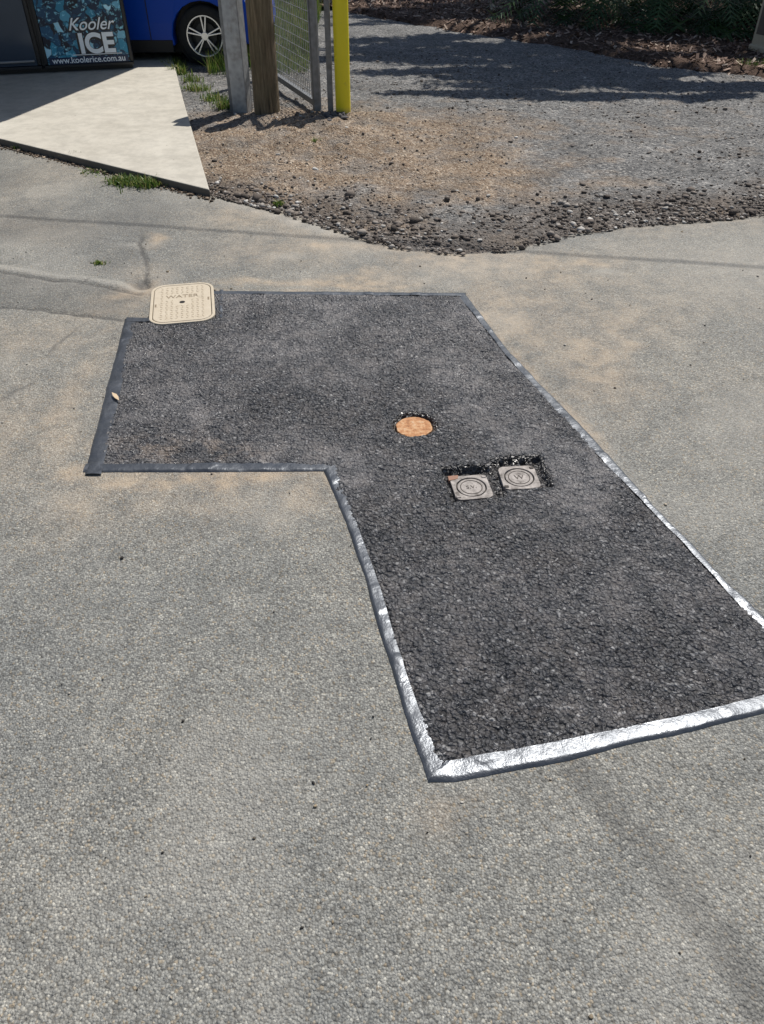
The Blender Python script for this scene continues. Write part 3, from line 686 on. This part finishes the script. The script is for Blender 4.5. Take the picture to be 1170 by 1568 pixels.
# ---------------------------------------------------------------- vegetation
def leafm(name,stops,tr=.3):
    t=NT(name);c=t.ramp(t.attr('rnd'),stops);t.out(c,.5,spec=.4)
    if tr>0:
        d=t.n('ShaderNodeBsdfTranslucent');t.l(c,d.inputs[0]);mx_=t.n('ShaderNodeMixShader');mx_.inputs[0].default_value=tr
        t.l(t.b.outputs[0],mx_.inputs[1]);t.l(d.outputs[0],mx_.inputs[2]);o=[q for q in t.t.nodes if q.type=='OUTPUT_MATERIAL'][0];t.l(mx_.outputs[0],o.inputs[0])
    return t.m
MGR=leafm('grass',[(0,(.06,.12,.02)),(.5,(.11,.19,.03)),(.85,(.24,.27,.06)),(1,(.38,.30,.15))],.35)
def blades(name,X,Y,Z,Ln,W,mat,spread=.5):
    n=len(X);a=rng.uniform(0,6.28,n);sp_=rng.uniform(0,spread,n)
    dx_=np.cos(a)*sp_;dy_=np.sin(a)*sp_;px_=-np.sin(a)*W;py_=np.cos(a)*W;V=[]
    for k,(t_,wk) in enumerate(((0,1),(.5,.8),(1,.1))):
        cx=X+dx_*Ln*t_**1.6;cy=Y+dy_*Ln*t_**1.6;cz=Z+Ln*(t_-.25*sp_*t_**2)
        V+=[np.stack([cx-px_*wk,cy-py_*wk,cz],-1),np.stack([cx+px_*wk,cy+py_*wk,cz],-1)]
    V=np.stack(V,1).reshape(-1,3);b=np.arange(n)[:,None]*6
    F=np.concatenate([b+np.array([[0,1,3,2]]),b+np.array([[2,3,5,4]])])
    return obj(name,npmesh(name,V,F,{'rnd':np.repeat(rng.uniform(0,1,n),6)}),mat)
for i,(x,y,z,r,n,ln) in enumerate([(-1.64,5.28,0,.13,420,.06),(-1.52,5.22,0,.08,200,.07),(-1.75,5.30,0,.08,160,.05),(-2.18,5.80,0,.04,90,.07),(-2.3,5.86,0,.06,70,.04),(-.64,4.86,0,.04,60,.04),(-1.49,3.94,0,.035,60,.018),(-2.67,6.08,0,.05,60,.04),(-1.95,5.52,0,.12,80,.03),(-2.45,9.9,.0,.18,260,.2),(-2.05,8.75,.0,.10,140,.12),(-1.72,8.0,.0,.14,150,.10),(-1.5,7.6,.0,.12,120,.10),(3.85,9.04,.0,.2,260,.10),(-2.15,9.05,0,.12,140,.12),(-.5,6.2,.02,.03,30,.04),(-1.36,7.3,.0,.09,120,.14),(-1.85,8.4,0,.10,90,.10)]):
    blades('weed' if i==0 else 'weed.%03d'%i,rng.normal(x,r*.5,n),rng.normal(y,r*.4,n),np.full(n,z),rng.uniform(.4,1,n)*ln,rng.uniform(.002,.006,n),MGR,1.3)
n=9000;x=rng.uniform(-1.75,-.75,n);y=rng.uniform(8.7,14,n);k=vn(x,y,3,111)>.35;x,y=x[k],y[k]
x=x-(y-8.7)*.03
blades('roadside_grass',x,y,x*0-.02,rng.uniform(.08,.28,len(x)),rng.uniform(.002,.005,len(x)),MGR,.8)

MLF=leafm('gum_leaf',[(0,(.03,.05,.015)),(.6,(.06,.09,.03)),(1,(.1,.12,.05))],0)
MBK=simple('tree_bark',(.22,.17,.13),.9,var=.4,sc=8,bump=.01,bsc=25)
def tree(name,base,clumps,nl):
    e=empty(name,base);B=Vector(base)
    def tr(b):
        top=Vector((0,0,3.2));cyl(b,(0,0,-.1),(.05,0,1.8),.2,.15,14);cyl(b,(.05,0,1.78),top,.15,.11,14)
        for c,r,_ in clumps:
            q=Vector(c)-B;mid=top.lerp(q,.5)+Vector((0,0,-.2));cyl(b,top-Vector((0,0,.1)),mid,.07,.045,8);cyl(b,mid,q,.045,.015,8)
    bm_obj('trunk',tr,MBK,e)
    C=[]
    for c,r,dens in clumps:
        m=int(nl*dens)
        for q in range(12):
            d=rng.normal(0,1,3);d/=np.linalg.norm(d);cc=np.array(c)+d*np.array(r)*rng.uniform(.35,1.15)
            k=m//12;C.append(cc+rng.normal(0,1,(k,3))*np.array(r)*np.array([.24,.10,.15]))
    C=np.concatenate(C)-np.array(base);n=len(C)
    u=rng.normal(0,1,(n,3));u/=np.linalg.norm(u,axis=1)[:,None];v=np.cross(u,rng.normal(0,1,(n,3)));v/=np.linalg.norm(v,axis=1)[:,None]
    L=rng.uniform(.07,.13,n)[:,None];w=L*.33
    V=np.stack([C-u*L,C+v*w,C+u*L,C-v*w],1).reshape(-1,3)
    obj('crown',npmesh('crown',V,np.arange(n*4).reshape(-1,4),{'rnd':np.repeat(rng.uniform(0,1,n),4)}),MLF,e)
def cl(gx_,gy_,h,r,d):
    a,b=sh(h);return ((gx_+a,gy_+b,h),r,d)
tree('gum_tree',(3.2,15.6,0),[cl(.3,9.5,5,(1.,.6,.5),1.4),cl(1.3,8.7,5,(1.1,.5,.5),1.5),cl(2.2,8.5,5.2,(.9,.5,.5),1.5),cl(.3,10.5,5.5,(.8,.6,.5),1.1),cl(2.95,7.75,4.0,(.4,.10,.1),.3),cl(.9,7.85,4.0,(.7,.12,.1),.6),cl(2.0,7.7,4.0,(.7,.10,.1),.6),cl(3.2,8.2,4.4,(.6,.2,.2),.8),cl(1.5,9.9,5.6,(1.,.7,.5),1.9),cl(2.5,9.3,5.6,(.9,.6,.5),1.7)],2500)
tree('gum_tree.001',(6.2,17.0,0),[cl(2.2,10.8,6,(1.1,.6,.6),1.3),cl(3.9,10.2,6.2,(.9,.9,.7),1.1),cl(5.2,9.3,6,(.8,.7,.6),.8),cl(3.2,12,6.5,(1.4,1,.8),2),cl(5.4,12,6.5,(1.4,1,.8),2)],1900)
tree('gum_tree.002',(.4,18.5,0),[cl(-.1,12.4,6,(.9,.45,.7),.8),cl(1.4,12.5,6.4,(1.2,.6,.7),1.5),cl(1.7,13.8,6.6,(1.4,1,.8),2),cl(-.6,13.9,6,(1.1,.6,.6),1)],1700)

MPF=leafm('palm_frond',[(0,(.02,.045,.015)),(.6,(.04,.09,.03)),(1,(.09,.14,.055))],.15)
def palm(name,x0,y0,n,Lf):
    V=[];F=[];Rn=[]
    for i in range(n):
        a=2*math.pi*i/n+random.uniform(-.15,.15);el=random.uniform(-.15,1.1);L=Lf*random.uniform(.8,1.1)
        pts=[];x=y=0;z=.45;ang=el
        for k in range(26):
            pts.append(Vector((x0+x*math.cos(a),y0+x*math.sin(a),max(z,.09+.05*random.random()))));x+=L/26*math.cos(ang);z+=L/26*math.sin(ang);ang-=.07
        side=Vector((-math.sin(a),math.cos(a),0));rr=random.random()
        for k in range(2,26):
            p=pts[k];tdir=(pts[k]-pts[k-1]).normalized() if (pts[k]-pts[k-1]).length>1e-5 else Vector((1,0,0));ll=.28*math.sin(math.pi*min(1,(k+3)/31))+.03
            for sg in(-1,1):
                tip=p+side*sg*ll*.85+tdir*ll*.5+Vector((0,0,-.05*random.random()));w=tdir*.013;b_=len(V)
                V+=[p-w,p+w,tip];F.append((b_,b_+1,b_+2));Rn+=[min(1,rr*.7+random.random()*.3)]*3
            b_=len(V);q=pts[k-1];w=side*.008;V+=[q-w,q+w,p];F.append((b_,b_+1,b_+2));Rn+=[.9]*3
    obj(name,npmesh(name,[tuple(v) for v in V],F,{'rnd':Rn}),MPF)
for i,(x,y,n,L) in enumerate([(2.5,12.3,34,1.5),(3.6,11.7,38,1.6),(4.8,11.1,38,1.6),(6.0,10.8,34,1.6),(4.4,13.1,30,1.7),(5.6,12.3,30,1.6)]):
    palm('cycad' if i==0 else 'cycad.%03d'%i,x,y,n,L)

# ---------------------------------------------------------------- overhead line
hx,hy=sh(5)
u=Vector((2.24,-.40)).normalized();p=Vector((-1.1+hx,4.45+hy))
A=p-u*14;B=p+u*14
for i,q in enumerate((A,B)):
    up=empty('utility_pole' if i==0 else 'utility_pole.001',(q.x,q.y,0))
    bm_obj('pole',lambda b:cyl(b,(0,0,-.1),(0,0,6.2),.15,.11,16),bpy.data.materials['weathered_timber'],up)
    bm_obj('crossarm',lambda b:(box(b,(0,.13,5.35),(.1,1.6,.1)),cyl(b,(0,0,5.0),(0,0,5.15),.04)),bpy.data.materials['weathered_timber'],up,.005)
def wire(b):
    N=40;pr=None
    for i in range(N+1):
        t_=i/N;q=A.lerp(B,t_);c=Vector((q.x,q.y,5.0+.35*(abs(2*t_-1)**2)))
        if pr: cyl(b,pr,c,.008,n=6)
        pr=c
bm_obj('overhead_cable',wire,MK)

# ---------------------------------------------------------------- light, sky, camera
w=bpy.data.worlds.new('World');S.world=w;w.use_nodes=True;nt=w.node_tree
sky=nt.nodes.new('ShaderNodeTexSky');sky.sky_type='NISHITA';sky.sun_disc=False;sky.sun_elevation=EL;sky.sun_rotation=AZ;sky.air_density=1.0;sky.dust_density=1.0
bg=nt.nodes['Background'];nt.links.new(sky.outputs[0],bg.inputs[0]);bg.inputs[1].default_value=.078
sl=bpy.data.lights.new('sun','SUN');sl.energy=5.0;sl.angle=math.radians(.5);sl.color=(1,.955,.89)
so=bpy.data.objects.new('sun',sl);S.collection.objects.link(so);so.rotation_euler=SUN.to_track_quat('Z','Y').to_euler();so.location=(5,5,12)
cd=bpy.data.cameras.new('camera');cam=bpy.data.objects.new('camera',cd);S.collection.objects.link(cam)
cam.location=(0,0,1.6);cam.rotation_euler=(math.radians(50),0,0)
cd.sensor_fit='VERTICAL';cd.sensor_height=24;cd.lens=12/(784/1178);cd.clip_start=.02;cd.clip_end=600
S.camera=cam
